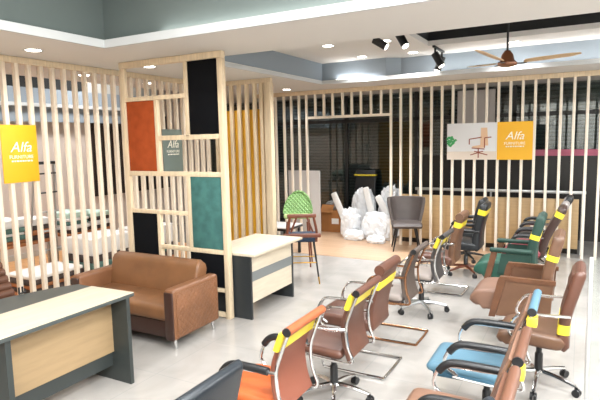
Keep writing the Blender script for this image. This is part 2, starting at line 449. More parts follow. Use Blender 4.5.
# ------------------------------------------------------------------ slat screens
def slat_screen(label, axis, at, ticks, w=.045, d=.045, skip=None, header=None, beam=(0, 0), name='slat_screen', m='pine_light', beamh=.07):
    t = thing(name, label, 'slat screen', (0, 0, 0))
    a, b = beam
    z1 = ZS-.002
    if axis == 'y':   # plane x = at, running along y
        MB().bx(at-.03, at+.03, a, b, z1-beamh, z1, .004).build('top_beam', M['pine'], t)
        for k in ticks: MB().bx(at-d/2, at+d/2, k-w/2, k+w/2, 0, z1-beamh, .004).build('slat', M[m], t)
    else:
        MB().bx(a, b, at-.03, at+.03, z1-beamh, z1, .004).build('top_beam', M['pine'], t)
        for k in ticks:
            lo = 0
            if header and header[0]+.05 < k < header[1]-.05: lo = header[2]
            MB().bx(k-w/2, k+w/2, at-d/2, at+d/2, lo, z1-beamh, .004).build('slat', M[m], t)
        if header: MB().bx(header[0], header[1], at-.028, at+.028, header[2]-.05, header[2], .004).build('door_header', M[m], t)
    return t
tl = [3.49+.15*i for i in range(-12, 24)]
slat_screen('tall wooden slat screen along the left side, behind the charcoal desk and the sofa', 'y', XL, tl, w=.043, d=.06, beam=(tl[0]-.1, YY+.03))
tb = [-6.0, -5.81, -5.62, -5.42, -5.25, -5.07, -4.9, -4.7, -4.51, -4.32, -4.11, -3.92, -3.73, -3.53, -3.33, -3.14]
tb += [-3.14+.1875*i for i in range(1, 26)]
slat_screen('wide wooden slat screen across the back of the showroom, with the doorway in it', 'x', YB, tb, w=.042, d=.05, beam=(-6.1, 1.7), header=(-4.92, -3.12, 2.46), m='pine_back_lit', beamh=.08)
t = slat_screen('short wooden slat screen backed by yellow boards, beyond the coloured room divider', 'x', YY, [-5.36, -5.2, -5.05, -4.9, -4.75, -4.6, -4.47], w=.06, d=.05, beam=(-5.46, -4.28), m='pine')
MB().bx(-4.40, -4.28, YY-.05, YY+.05, 0, ZS-.074, .004).build('end_post', M['pine'], t)
MB().bx(-5.44, -4.41, YY+.05, YY+.07, .3, 2.5).build('yellow_panel', M['yellow_board'], t, label='yellow board')

# ------------------------------------------------------------------ room divider with coloured panels
t = thing('room_divider', 'wooden lattice room divider with orange, black and teal panels behind the sofa', 'room divider', (0, 0, 0))
def bar(x0, x1, z0, z1, nm, m='pine', d=.05, dy=0): MB().bx(x0, x1, YD-d/2+dy, YD+d/2+dy, z0, z1, .004).build(nm, M[m], t)
bar(-4.955, -4.885, 0, ZS-.075, 'post'); bar(-3.49, -3.425, 0, ZS-.075, 'post', d=.07)
bar(-4.955, -3.425, ZS-.072, ZS-.002, 'top_beam', d=.07)
bar(-3.965, -3.915, 2.06, 2.9, 'upright'); bar(-4.43, -4.38, 1.66, 2.5, 'upright')
bar(-4.885, -3.965, 2.5, 2.55, 'rail'); bar(-4.385, -3.49, 2.03, 2.085, 'rail')
bar(-4.885, -3.49, 1.61, 1.665, 'rail'); bar(-3.99, -3.94, .78, 1.61, 'upright')
bar(-4.885, -3.99, 1.155, 1.2, 'rail'); bar(-4.47, -4.42, 0, 1.155, 'upright')
bar(-4.42, -3.49, .735, .785, 'rail'); bar(-4.0, -3.49, .3, .345, 'rail'); bar(-4.885, -3.49, .01, .06, 'rail')
def pan(x0, x1, z0, z1, m, lab): MB().bx(x0, x1, YD-.014, YD+.014, z0, z1, .004).build('panel', M[m], t, label=lab)
pan(-4.882, -4.433, 1.668, 2.498, 'orange_felt', 'orange panel')
pan(-3.912, -3.493, 2.088, 2.895, 'black_felt', 'upper black panel')
pan(-3.938, -3.493, .788, 1.608, 'teal_felt', 'teal panel')
pan(-4.882, -4.473, .06, 1.152, 'black_felt', 'lower black panel behind the sofa')
pan(-3.985, -3.493, .348, .732, 'black_felt', 'low black panel beside the end post')

# ------------------------------------------------------------------ signs
def brand(parent, cx, cy, plane, w, colr, at):
    """lettering of a sign: script word, block word, small line; plane 'x' = sign faces +x, 'y' = sign faces -y"""
    rot = (PI/2, 0, PI/2) if plane == 'x' else (PI/2, 0, 0)
    def P(u, v): return (at, cx+u, cy+v) if plane == 'x' else (cx+u, at, cy+v)
    text_mesh('Alfa', w*.44, colr, 'script_lettering', parent, P(0, w*.12), rot, .28)
    text_mesh('FURNITURE', w*.15, colr, 'block_lettering', parent, P(0, -w*.17), rot)
    m = MB()
    k = -.33
    for q in (.07, .05, .1, .06, .08, .05, .11, .06):   # the small line, too small to read in the photo
        u, v = (k+q/2)*w, -w*.29
        if plane == 'x': m.box((at, cx+u, cy+v), (.002, q*w*.85, w*.045))
        else: m.box((cx+u, at, cy+v), (q*w*.85, .002, w*.045))
        k += q+.015
    m.build('small_lettering', colr, parent, smooth=False)
t = thing('hanging_sign', 'yellow upright sign with white lettering hung on the left slat screen', 'sign', (0, 0, 0))
MB().bx(XL+.035, XL+.05, 3.385, 3.80, 1.60, 2.23, .002).build('board', M['sign_yellow'], t)
brand(t, 3.6, 1.94, 'x', .36, M['sign_white'], XL+.0515)
t = thing('hanging_sign', 'grey-green upright sign with white lettering hung on the slats seen through the divider', 'sign', (0, 0, 0))
MB().bx(XL+.035, XL+.05, 5.82, 6.24, 1.56, 2.2, .002).build('board', M['sign_grey'], t)
brand(t, 6.03, 1.93, 'x', .36, M['sign_white'], XL+.0515)
t = thing('hanging_sign', 'long picture sign of an office chair with yellow end on the back slat screen', 'sign', (0, 0, 0))
SY = YB-.05
MB().bx(-2.10, -.72, SY, SY+.02, 1.60, 2.225, .002).build('board', M['sign_pic'], t)
MB().bx(-1.27, -.718, SY-.003, SY-.0005, 1.598, 2.227).build('yellow_field', M['sign_yellow'], t, label='yellow end of the sign', smooth=False)
MB().bx(-2.10, -1.28, SY-.0025, SY-.0005, 1.6, 1.74).build('picture_floor', M['sign_floor'], t, smooth=False)
brand(t, -.995, 1.94, 'y', .42, M['sign_white'], SY-.0045)
pc = MB()
pc.prism([(-1.53, 2.14), (-1.43, 2.14), (-1.41, 1.84), (-1.46, 1.84), (-1.47, 1.8), (-1.67, 1.8), (-1.67, 1.83), (-1.54, 1.85)], 'y', SY-.005, SY-.003)
pc.build('printed_chair', M['pic_beige'], t, smooth=False)
pf = MB()
def seg2(m, a, b, w=.018):
    a, b = Vector(a), Vector(b); d = (b-a).normalized(); n = Vector((-d.y, d.x))*w/2
    m.prism([tuple(a+n), tuple(b+n), tuple(b-n), tuple(a-n)], 'y', SY-.007, SY-.0055)
for a, b in (((-1.72, 1.95), (-1.52, 1.98)), ((-1.72, 1.95), (-1.72, 1.86)), ((-1.47, 1.97), (-1.36, 1.98)), ((-1.47, 1.97), (-1.47, 1.8)), ((-1.68, 1.8), (-1.47, 1.78)),
             ((-1.57, 1.8), (-1.57, 1.63)), ((-1.57, 1.72), (-1.7, 1.68)), ((-1.57, 1.72), (-1.42, 1.68)), ((-1.57, 1.73), (-1.64, 1.74)), ((-1.57, 1.73), (-1.49, 1.74))): seg2(pf, a, b)
pf.build('printed_chair_frame', M['pic_brown'], t, smooth=False)
pl = MB()
rr = random.Random(3)
for k in range(26):
    a = rr.uniform(0, 2*PI); q = rr.uniform(.02, .1)
    cx, cz = -2.02+q*math.cos(a)*.7, 1.93+q*math.sin(a)
    pl.prism([(cx+.022*math.cos(b)*(1+.5*math.cos(b+a)), cz+.022*math.sin(b)) for b in [2*PI*j/7 for j in range(7)]], 'y', SY-.004-.0001*k, SY-.003)
pl.build('printed_plant', M['pic_green'], t, smooth=False)

# ------------------------------------------------------------------ ceiling lights, spots, fan
LG = 'round recessed ceiling lights'
def downlight(x, y, z, label, watt, r=.075):
    t = thing('ceiling_light', label, 'ceiling light', (x, y, z), 0, LG)
    MB().lathe([(r, -.003), (r+.022, -.004), (r+.024, 0), (r, .0)], 28).build('ring', M['lip'], t)
    MB().lathe([(0.001, -.006), (r*.9, -.006), (r, -.003), (r, -.001), (0.001, -.001)], 28).build('diffuser', M['lamp'], t)
    if watt:
        l = bpy.data.lights.new('downlight_lamp', 'SPOT'); l.energy = watt; l.spot_size = math.radians(125); l.spot_blend = .7; l.shadow_soft_size = .07
        l.color = (.98, .99, 1)
        o = bpy.data.objects.new('downlight_lamp', l); COL.objects.link(o); o.location = (x, y, z-.03)
WD = 150
downlight(-4.97, 3.51, ZS, 'round light in the soffit over the left slat screen, near the yellow sign', WD*.22)
downlight(-4.89, 5.05, ZS, 'round light in the soffit above the orange panel of the divider', WD*.22)
downlight(-4.93, 6.55, ZS, 'round light in the soffit just in front of the yellow slats', WD*.22)
downlight(-5.05, 8.85, ZS, 'round light in the soffit between yellow bay and back doorway', WD*.22)
downlight(-3.28, 6.98, ZR, 'round light on the far recess ceiling, nearest the divider', WD*1.5)
downlight(-3.25, 8.22, ZR, 'round light on the far recess ceiling, close above the scalloped wall', WD*1.3)
downlight(-2.46, 7.1, ZR, 'round light on the far recess ceiling between the two single spotlights', WD*1.5)
downlight(-2.42, 8.3, ZR, 'round light on the far recess ceiling left of the black double spotlight', WD)
downlight(-.92, 8.3, ZR, 'round light on the far recess ceiling behind the fan rod', WD)
downlight(.6, 8.3, ZR, 'round light on the far recess ceiling beyond the fan', WD)
downlight(-3.9, 9.85, ZS, 'added round light in the soffit brightening the wrapped bundles in the doorway', WD*.9)  # added to brighten the dim heap in the doorway
downlight(-6.2, 5.13, ZS, 'round light in the cabin ceiling behind the left slats, nearest one', WD*.22)
downlight(-6.24, 6.4, ZS, 'round light in the cabin ceiling seen through the top of the divider', WD*.22)
downlight(-6.3, 3.4, ZS, 'round light in the cabin ceiling behind the yellow sign', WD*.22)

for x in (-3.3, -1.6, .2, 1.9):  # added row out of sight, brightens the back slats and chairs
    downlight(x, 5.65, ZR, 'added fill light on the far recess ceiling hidden behind the beam, %s' % {-3.3: 'beside the recess left wall', -1.6: 'left of the fan', .2: 'right of the fan', 1.9: 'over the right aisle'}[x], WD*1.2)
def aim_lamp(p, d, w):
    l = bpy.data.lights.new('spot_lamp', 'SPOT'); l.energy = w; l.spot_size = math.radians(80); l.spot_blend = .8; l.shadow_soft_size = .04; l.color = (.98, .99, 1)
    o = bpy.data.objects.new('spot_lamp', l); COL.objects.link(o); o.location = p; o.rotation_euler = Vector(d).to_track_quat('-Z', 'Y').to_euler()
def spotlight(name, label, loc, direc, ringed):
    t = thing(name, label, 'spotlight', loc, 0, 'black ceiling spotlights')
    d = Vector(direc).normalized()
    MB().lathe([(.001, 0), (.045, 0), (.045, -.03), (.001, -.03)], 18).build('mount', M['black_pl'] if not ringed else M['alu'], t)
    j = Vector((0, 0, -.05))
    MB().cyl((0, 0, -.02), j+d*.03, .012, None, 8).build('stem', M['black_pl'], t)
    MB().tube([j-d*.03, j+d*.17], .052, 18, 0).build('barrel', M['black_pl'], t)
    MB().tube([j+d*.167, j+d*.174], .042, 18, 0).build('lens', M['lamp'], t)
    aim_lamp(Vector(loc)+j+d*.18, d, 150)
spotlight('spotlight', 'single black spotlight tilted away, left of the two single ceiling spots', (-2.47, 6.75, ZR), (.7, .1, -.45), True)
spotlight('spotlight', 'single black spotlight with its lit face towards the room', (-2.1, 6.62, ZR), (.55, -.25, -.9), False)
t = thing('double_spotlight', 'black track with two hanging spotlights left of the fan', 'spotlight', (-1.98, 8.15, ZR), 0, 'black ceiling spotlights')
MB().bx(-.02, .02, -.3, .32, -.03, 0, .004).build('track', M['black_pl'], t)
for y, d in ((-.2, (.45, 0, -.8)), (.22, (-.3, -.1, -.8))):
    d = Vector(d).normalized(); j = Vector((0, y, -.12))
    MB().cyl((0, y, -.02), j, .016, None, 8).build('stem', M['black_pl'], t)
    sp = MB().tube([j-d*.02, j+d*.2], .055, 18, 0).build('barrel', M['black_pl'], t)
    MB().tube([j+d*.197, j+d*.204], .043, 18, 0).build('lens', M['lamp'], sp)
    aim_lamp(Vector((-1.98, 8.15, ZR))+j+d*.22, d, 60)

t = thing('ceiling_fan', 'brown ceiling fan on a black rod hanging from the dark ceiling slot', 'fan', (-.88, 7.2, 2.915))
MB().cyl((0, 0, .1), (0, 0, 1.035), .014, None, 10).build('rod', M['black_pl'], t)
MB().lathe([(.001, .98), (.06, .98), (.05, 1.035), (.001, 1.035)], 18).build('canopy', M['black_pl'], t)
MB().lathe([(.001, -.05), (.06, -.05), (.115, -.03), (.12, 0), (.085, .03), (.07, .1), (.035, .15), (.001, .15)], 28).build('motor', M['fan_brown'], t)
for k, a in enumerate((.25, .25+2*PI/3, .25+4*PI/3)):
    R = Matrix.Rotation(a, 4, 'Z')
    m = MB(); m.box((.15, 0, -.01), (.16, .045, .012), .003); m.bm.transform(R)
    m.build('blade_arm', M['black_pl'], t)
    m = MB()
    out = [(.2, -.045), (.35, -.065), (.7, -.06), (.84, -.035), (.86, .01), (.74, .055), (.35, .06), (.2, .045)]
    m.prism(out, 'z', -.004, .004); m.bm.transform(R @ Matrix.Translation((0, 0, .0)) @ Matrix.Rotation(-.08, 4, 'Y') @ Matrix.Rotation(-.22, 4, 'X'))
    m.build('blade', M['fan_wood'], t)

# fill lighting from added, unseen panels in the near ceiling tray
def area(name, loc, sx, sy, w, col=(.94, .975, 1), rot=(0, 0, 0)):
    l = bpy.data.lights.new(name, 'AREA'); l.shape = 'RECTANGLE'; l.size = sx; l.size_y = sy; l.energy = w; l.color = col
    o = bpy.data.objects.new(name, l); COL.objects.link(o); o.location = loc; o.rotation_euler = rot
    return o
PG = 'added square fill panels in the near ceiling tray'
for i, (x, y, w) in enumerate(((-2.6, .4, 45), (-.2, .4, 190), (1.8, .4, 220), (-2.6, 2.4, 40), (-.2, 2.4, 190), (1.8, 2.4, 260), (-1.2, -1.7, 170), (1.4, -1.7, 260))):
    t = thing('fill_light_panel', 'added fill light panel overhead, out of view', 'light panel', (x, y, ZT), 0, PG)
    MB().bx(-.32, .32, -.32, .32, -.02, 0, .003).build('panel_frame', M['lip'], t)
    MB().bx(-.29, .29, -.29, .29, -.024, -.0205).build('diffuser', M['lamp'], t)
    area('fill_panel_lamp', (x, y, ZT-.04), .58, .58, w)
for x, y, w in ((-7.6, 2.6, 50), (-7.6, 4.6, 50), (-7.6, 6.8, 50)):  # added panels that brighten the dark cabin
    t = thing('fill_light_panel', 'added fill light panel brightening the cabin behind the left slats', 'light panel', (x, y, 3.62), 0, 'added square fill panels in the cabin ceiling')
    MB().bx(-.32, .32, -.32, .32, -.02, 0, .003).build('panel_frame', M['lip'], t)
    MB().bx(-.29, .29, -.29, .29, -.024, -.0205).build('diffuser', M['lamp'], t)
    area('fill_panel_lamp', (x, y, 3.58), .58, .58, w)
for x, y, w in ((1.2, 5.6, 220), (1.2, 7.6, 200)):  # added unseen panels that brighten the right side
    t = thing('fill_light_panel', 'added fill light panel over the right aisle, out of view', 'light panel', (2.9, y, ZR), 0, 'added square fill panels over the right aisle')
    MB().bx(-.28, .28, -.28, .28, -.02, 0, .003).build('panel_frame', M['lip'], t)
    MB().bx(-.25, .25, -.25, .25, -.024, -.0205).build('diffuser', M['lamp'], t)
    area('fill_panel_lamp', (2.9, y, ZR-.04), .5, .5, w)
# LED strips lying in the coves on top of the soffit edges
def led(name, label, loc, length, w):
    o = MB().bx(-length/2, length/2, -.012, .012, 0, .008).build('led_strip', M['lamp'], loc=loc, smooth=False)
    tag(o, label, 'light strip', 'light strips in the ceiling coves', 'thing')
    area('cove_lamp', (loc[0], loc[1], loc[2]+.02), length, .02, w, (.93, .97, 1), (PI, 0, 0))
led('led', 'white light strip in the cove of the far recess behind the fan', (.2, 8.62, ZS+.06), 5.0, 11)
led('led', 'short added light strip making a glow in the far recess cove left of the spotlights', (-3.6, RYF+.055, ZS+.06), .5, 1.6)  # added strip, imitates the downlight's scallop on the wall
led('led', 'white light strip in the cove along the far side of the near tray', (-.4, TY+.055, ZS+.06), 6.4, 8)
wd = bpy.data.worlds.new('world'); sc.world = wd; wd.use_nodes = True
wd.node_tree.nodes['Background'].inputs['Color'].default_value = (.9, .93, 1, 1); wd.node_tree.nodes['Background'].inputs['Strength'].default_value = .15

# ------------------------------------------------------------------ desks
t = thing('desk', 'charcoal executive desk with pale maple top strip and front panel, bottom left', 'desk', (-3.3, 2.5, 0))
ZD = .765
# local: x from -.9 (sitter side) to .05 (front), y -.62 .. .62
out = [(.05, -.64), (.05, .54), (-.62, .52), (-.72, .34), (-.82, 0), (-.86, -.3), (-.86, -.64)]
MB().prism(out, 'z', ZD-.028, ZD).build('desk_top', M['charcoal_top'], t, smooth=False)
MB().prism([(.052, -.642), (.052, .542), (-.44, .525), (-.44, -.642)], 'z', ZD, ZD+.004).build('top_strip', M['maple'], t, label='pale maple strip on the desk top', smooth=False)
MB().bx(-.48, .05, .455, .49, 0, ZD-.028).build('side_panel', M['charcoal'], t, smooth=False)
MB().bx(-.48, .03, -.56, -.52, 0, ZD-.028).build('side_panel', M['charcoal'], t, smooth=False)
MB().bx(-.17, -.15, -.52, .455, .13, ZD-.028).build('back_board', M['charcoal'], t, smooth=False)
MB().bx(-.15, -.13, -.50, .455, .255, ZD-.06).build('front_panel', M['maple_front'], t, label='pale maple front panel', smooth=False)
t = thing('desk', 'pale wooden desk with black side panels and grey stripe, right of the divider post', 'desk', (-3.2, 5.2, 0))
MB().bx(-.66, .06, -.515, .62, .725, .755, .003).build('desk_top', M['maple'], t)
MB().bx(-.56, .0, -.50, -.47, 0, .725).build('side_panel', M['charcoal_dark'], t, label='black side panel', smooth=False)
MB().bx(-.56, .0, .44, .47, 0, .725).build('side_panel', M['charcoal_dark'], t, label='black side panel', smooth=False)
MB().bx(-.03, -.01, -.47, .44, .185, .725).build('front_panel', M['maple'], t, smooth=False)
MB().bx(-.01, -.005, -.47, .44, .43, .54).build('stripe', M['grey_stripe'], t, label='grey stripe', smooth=False)
o = MB(); o.bx(-.03, -.015, -.03, .03, 0, .012); o.bx(-.03, -.02, -.03, -.018, 0, .06); o.bx(-.03, -.02, .0, .012, 0, .06); o.bx(-.03, -.02, .022, .03, 0, .04)
o = o.build('desk_clip', M['black_pl'], None, loc=(-4.08, 2.62, ZD)); tag(o, 'small black clip stand at the back edge of the charcoal desk', 'desk clip', kind='thing')

# ------------------------------------------------------------------ sofa
t = thing('sofa', 'tan brown leather two-seat sofa with quilted arm side, beside the charcoal desk', 'sofa', (-4.1, 4.0, 0))
L0, L1 = -.72, .73
MB().bx(L0+.1, L1-.1, -.33, .3, .1, .27, .02).build('base', M['sofa_dark'], t, label='dark brown leather plinth')
MB().bx(L0+.11, L1-.11, -.36, .2, .27, .43, .05, 4).build('seat_cushion', M['sofa'], t)
bk = MB(); bk.pad([(0, .3), (.01, .45), (.05, .6), (.085, .765)], 1.26, .17); bk.bm.transform(Matrix.Translation((0, .14, 0)) @ Matrix.Rotation(PI/2, 4, 'Z'))
bk.build('backrest', M['sofa'], t)
for sx, x in ((-1, L0), (1, L1)):
    a, b2 = (x, x+.13) if sx < 0 else (x-.13, x)
    ar = MB().bx(a, b2, -.36, .34, .1, .605, .035, 4).build('arm', M['sofa_arm'], t)
    q = MB(); qx = b2+.002 if sx > 0 else a-.002
    q.bx(qx-.006, qx+.006, -.325, .3, .13, .565, .005).build('quilted_side', M['quilt'], ar, label='diamond quilted outer side')
    MB().bx(a+.012, b2-.012, -.372, -.35, .1, .575, .01).build('arm_front', M['sofa_dark'], ar, label='dark brown front strip')
    for y in (-.3, .28):
        MB().tube([((a+b2)/2, y, .1), ((a+b2)/2+sx*.02, y, .0)], [.022, .012], 10, 0).build('leg', M['chrome'], t, label='chrome leg')

# ------------------------------------------------------------------ office chairs (front faces -x, origin on the floor under the seat)
CG = 'office chairs standing in the two aisle rows'
def star_base(t, m='chrome', r=.29, z=.44, wood=False, a0=.3):
    MB().lathe([(.001, .1), (.032, .1), (.03, .26), (.022, .27), (.022, .34), (.001, .34)], 18).build('gas_lift_cover', M['black_pl'], t)
    MB().cyl((0, 0, .3), (0, 0, z-.02), .014, None, 12).build('gas_lift', M['chrome'], t)
    MB().bx(-.1, .1, -.07, .07, z-.05, z-.005, .012).build('tilt_mechanism', M['black_pl'], t)
    for k in range(5):
        a = a0+2*PI*k/5; c, s_ = math.cos(a), math.sin(a)
        arm = MB(); arm.tube([(0, 0, .115), (c*.14, s_*.14, .105), (c*r, s_*r, .075)], [.024, .015], 8, 3)
        arm.build('base_arm', M[m], t)
        ca = MB(); px, py = c*(r+.005), s_*(r+.005)
        for q in (-.014, .014):
            ca.tube([(px-s_*(q-.009), py+c*(q-.009), .03), (px-s_*(q+.009), py+c*(q+.009), .03)], .03, 14, 0)
        ca.cyl((px, py, .03), (px, py, .075), .008, None, 6)
        ca.build('caster', M['black_pl'], t)

def cantilever(t, m='chrome', w=.2, z=.43):
    p = [(.31, -w, .015), (-.18, -w, .015), (-.26, -w, .03), (-.27, -w, .12), (-.235, -w, z-.06), (-.2, -w, z-.03), (.12, -w, z-.03)]
    q = [(x, -y, zz) for x, y, zz in reversed(p)]
    mb = MB(); 
    path = [(.10, -w, z-.03), (-.17, -w, z-.03), (-.23, -w, z-.07), (-.26, -w, .1), (-.25, -w, .03), (-.19, -w, .014), (.26, -w, .014), (.305, -w+.04, .014), (.305, w-.04, .014), (.26, w, .014), (-.19, w, .014), (-.25, w, .03), (-.26, w, .1), (-.23, w, z-.07), (-.17, w, z-.03), (.10, w, z-.03)]
    mb.tube(path, .012, 8, 3); mb.build('cantilever_frame', M[m], t)

def tape_band(t, prof, tz, w, thick, bow, taper=None, h=.05):
    P = catmull([Vector((x, 0, z)) for x, z in prof], 12)
    seg = [p for p in P if tz-h*.6 < p.z < tz+h*.6]
    seg = [seg[0], seg[len(seg)//2], seg[-1]]
    tt = (tz-prof[0][1])/(prof[-1][1]-prof[0][1])
    if taper: w *= taper(tt)
    tb = MB(); tb.pad([(p.x, p.z) for p in seg], w+.008, thick+.008, bow=bow, endround=False)
    o = tb.build('price_tape', M['tape'], t, label='yellow tape wrapped round the backrest')
    return o

def arms_loop(t, w, m='chrome', padm=None, top=.655, xb=.2, r=.012, fs=0.):
    for s in (-1, 1):
        y = s*w
        mb = MB(); mb.tube([(-.12-fs, y*.92, .43), (-.2-fs, y, .5), (-.17-fs, y, .6), (-.1-fs, y, top), (.05, y, top+.005), (xb, y*.97, top+.015)], r, 8, 4)
        a = mb.build('armrest', M[m], t)
        if padm:
            pd = MB(); pd.tube([(-.17-fs, y, top-.045), (-.13-fs, y, top+.0), (-.07-fs, y, top+.022), (.05, y, top+.025), (.16, y, top+.022)], [.024, .024], 10, 4)
            pd.build('arm_pad', M[padm], a, label='black arm pad')

def slim_chair(label, x, y, back, roll, seat, base='star', frame='chrome', pads=None, tape=True, rz=0., W=.45, seat_side=None, arms=True, top=.93, rollend='black_pl', bm='chrome', a0=.3, sx=0., br=.28):
    t = thing('office_chair', label, 'chair', (x, y, 0), rz, CG)
    k = top/.93
    prof = [(.235, .42), (.2, .53), (.19, .67*k), (.23, .80*k), (.275, .91*k)]
    pb = MB(); pb.pad(prof, W-.03, .022, bow=.03, endround=False); pb.build('backrest', M[back], t)
    for s in (-1, 1):
        mb = MB(); pts = [(px+.012, s*(W/2-.004), pz) for px, pz in [(-.2, .415), (-.05, .405), (.15, .40)]+prof]
        mb.tube(pts, .011, 8, 4); mb.build('side_frame', M[frame], t)
    rl = MB(); rl.tube([(.285, -W/2-.005, .925*k), (.285, W/2+.005, .925*k)], .027, 18, 0)
    rl = rl.build('head_roll', M[roll], t)
    for s in (-1, 1):
        MB().tube([(.285, s*(W/2+.004), .925*k), (.285, s*(W/2+.012), .925*k)], .026, 16, 0).build('end_cap', M[rollend], rl)
    st = MB(); st.pad([(-.235-sx, .425), (-.21-sx, .445), (-.1-sx, .45), (.08, .44), (.16, .44)], W-.01, .07); st.build('seat', M[seat], t)
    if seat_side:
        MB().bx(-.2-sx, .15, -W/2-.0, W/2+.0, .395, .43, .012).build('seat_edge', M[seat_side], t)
    if tape == 'tag': MB().box((.285, -W/2+.03, .862*k), (.06, .09, .06), .008).build('price_tape', M['tape'], t, label='yellow tape tag under the roll end')
    elif tape: tape_band(t, prof, .838*k, W+.012, .03, .03, None, .095)
    if arms: arms_loop(t, W/2+.02, frame, pads, fs=sx*.3, top=.635 if sx else .655)
    if base == 'star': star_base(t, bm, br, z=.42, a0=a0)
    else: cantilever(t, frame, W/2-.01, .42)
    return t

def exec_chair(label, x, y, back, seat, base='star', armtype='loop', tape=True, rz=0., W=.5, top=1.04, armm='chrome', bm='chrome', backmat2=None, tz=.78, a0=.3, padm='black_pl', tk=.10, sx=0., roll=0., lean=0., sh=.11):
    t = thing('office_chair', label, 'chair', (x, y, 0), rz, CG)
    k = top/1.04
    prof = [(.2, .38), (.19, .5), (.205, .68*k), (.255, .88*k), (.285, 1.0*k), (.29, 1.04*k)]
    if lean: prof = [(px+lean*(pz-.4)/.6, pz) for px, pz in prof]
    tf = lambda q: 1-.2*max(0, q-.75)
    pb = MB(); pb.pad(prof, W-.06, tk, bow=.025, taper=tf); pb.build('backrest', M[back], t)
    if roll:
        hd = MB(); hd.tube([(.265, -W/2+.03, 1.0*k), (.265, W/2-.03, 1.0*k)], roll, 18, 0); hd.build('head_roll', M[backmat2 or back], t)
    else:
        hd = MB(); hd.pad([(.205+lean*.8, .86*k), (.235+lean*.9, .93*k), (.25+lean, 1.02*k)], W-.12, .07); hd.build('head_cushion', M[backmat2 or back], t)
    dz = (.11-sh)/2; st = MB(); st.pad([(-.27-sx, .39+dz*1.4), (-.245-sx, .42+dz), (-.12-sx, .45+dz), (.06, .44+dz), (.19, .44+dz)], W-.02, sh); st.build('seat', M[seat], t)
    if tape:
        tape_band(t, prof, tz, W-.06, tk, .025, tf, .065)
    if armtype == 'loop': arms_loop(t, W/2+.015, armm, None, xb=.22, fs=sx)
    elif armtype == 'pad': arms_loop(t, W/2+.015, armm, padm, xb=.22)
    elif armtype == 'wood':
        for s in (-1, 1):
            y = s*(W/2+.03)
            a = MB(); a.prism([(-.24, .63), (-.22, .665), (.26, .66), (.26, .62), (-.17, .625), (-.26, .26), (-.32, .26)], 'y', y-.024, y+.024)
            a = a.build('armrest', M['warm_wood'], t)
            MB().prism([(-.17, .625), (.24, .62), (.22, .30), (-.255, .27)], 'y', y-.012, y+.012).build('arm_panel', M[back], a)
    elif armtype == 'leg':
        for s in (-1, 1):
            y = s*(W/2+.03)
            a = MB(); a.prism([(-.25, .64), (-.18, .64), (-.28, .2), (-.35, .2)], 'y', y-.02, y+.02)
            a = a.build('armrest', M['warm_wood'], t, label='slanting wooden arm post')
            MB().bx(-.27, .2, y-.035, y+.035, .635, .685, .018, 3).build('arm_pad', M[back], a)
            MB().prism([(-.14, .62), (.18, .62), (.18, .38), (-.18, .38)], 'y', y-.01, y+.01).build('arm_panel', M[back], a)
    if base == 'star': star_base(t, bm, z=.40, a0=a0)
    else: cantilever(t, armm, W/2-.02, .40)
    return t

LX = -1.72
exec_chair('blue-black leather chair cut by the bottom edge, nearest of the left row', LX+.05, 1.72, 'navy_leather', 'navy_leather', armtype='pad', tape=False, top=.97, W=.54, tk=.06)
slim_chair('orange chair with terracotta back and black arm pads, yellow tape under its orange roll', LX+.01, 2.66, 'orange_shell', 'orange_roll', 'orange_seat', pads='black_pl', W=.44)
slim_chair('brown slim chair with chrome loop arms on a five-star base, behind the orange chair', LX+.085, 3.50, 'brown', 'brown', 'brown', W=.44, a0=.1, sx=.06)
exec_chair('brown high-back chair with thick rolled head and chrome cantilever frame, two behind the orange chair', LX+.03, 4.17, 'brown', 'brown', base='cant', top=.96, W=.5, tz=.79, tk=.06, roll=.044, sx=.08)
slim_chair('grey-brown mesh chair on a copper cantilever frame, no tape on it', LX+.07, 4.96, 'brown_grey', 'brown_grey', 'seat_grey', base='cant', frame='copper', tape=False, W=.44, seat_side='brown_dark')
slim_chair('charcoal mesh chair with pale seat and yellow tape, between copper chair and taped brown high-back', LX+.14, 5.80, 'mesh_grey', 'mesh_grey', 'seat_grey', W=.44, seat_side='black_pl', bm='alu')
exec_chair('brown high-back chair with yellow tape and a chrome cantilever frame near the back slats', LX+.14, 6.75, 'brown_mid', 'brown', base='cant', top=1.04, W=.48, tz=.9, tk=.08, roll=.05)
exec_chair('black high-back chair with yellow tape standing on the wooden floor', LX+.27, 7.72, 'black_leather', 'black_leather', bm='red_wood', top=1.06, W=.5, tz=.93, armm='black_pl', armtype='pad')
exec_chair('black chair without tape at the far end of the left row', LX+.1, 8.6, 'black_leather', 'black_leather', bm='black_pl', top=1.02, W=.46, tape=False, armm='black_pl', armtype='pad')

RXX = -.52
exec_chair('dark grey leather chair whose top shows at the bottom edge of the right row', RXX+.0, 1.65, 'navy_leather', 'navy_leather', armtype='pad', tape=False, top=1.1, W=.44, tk=.06)
slim_chair('rust-brown roll chair mostly cut by the bottom edge in the right row', RXX, 2.24, 'rust_roll', 'rust_roll', 'rust_roll', pads='black_pl', W=.44, tape=False, br=.23)
slim_chair('tan chair with black arm pads and yellow tag in front of the blue chair', RXX, 2.80, 'tan', 'rust_roll', 'tan', pads='black_pl', W=.44, sx=.1, tape='tag', br=.25)
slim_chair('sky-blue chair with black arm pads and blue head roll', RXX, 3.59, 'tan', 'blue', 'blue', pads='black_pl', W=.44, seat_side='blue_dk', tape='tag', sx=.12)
exec_chair('brown high-back chair with chrome loop arms on a chrome star base, behind the blue chair', RXX+.27, 4.42, 'brown', 'brown_mid', armtype='loop', top=1.0, W=.5, tz=.55, tk=.08, a0=.9)
exec_chair('tan-brown high-back chair with wooden armrests, between chrome-armed brown chair and green chair', RXX+.09, 5.5, 'brown_mid', 'dusty_pink', armtype='wood', top=1.07, W=.56, tz=.85, sx=.19, sh=.2, bm='warm_wood')
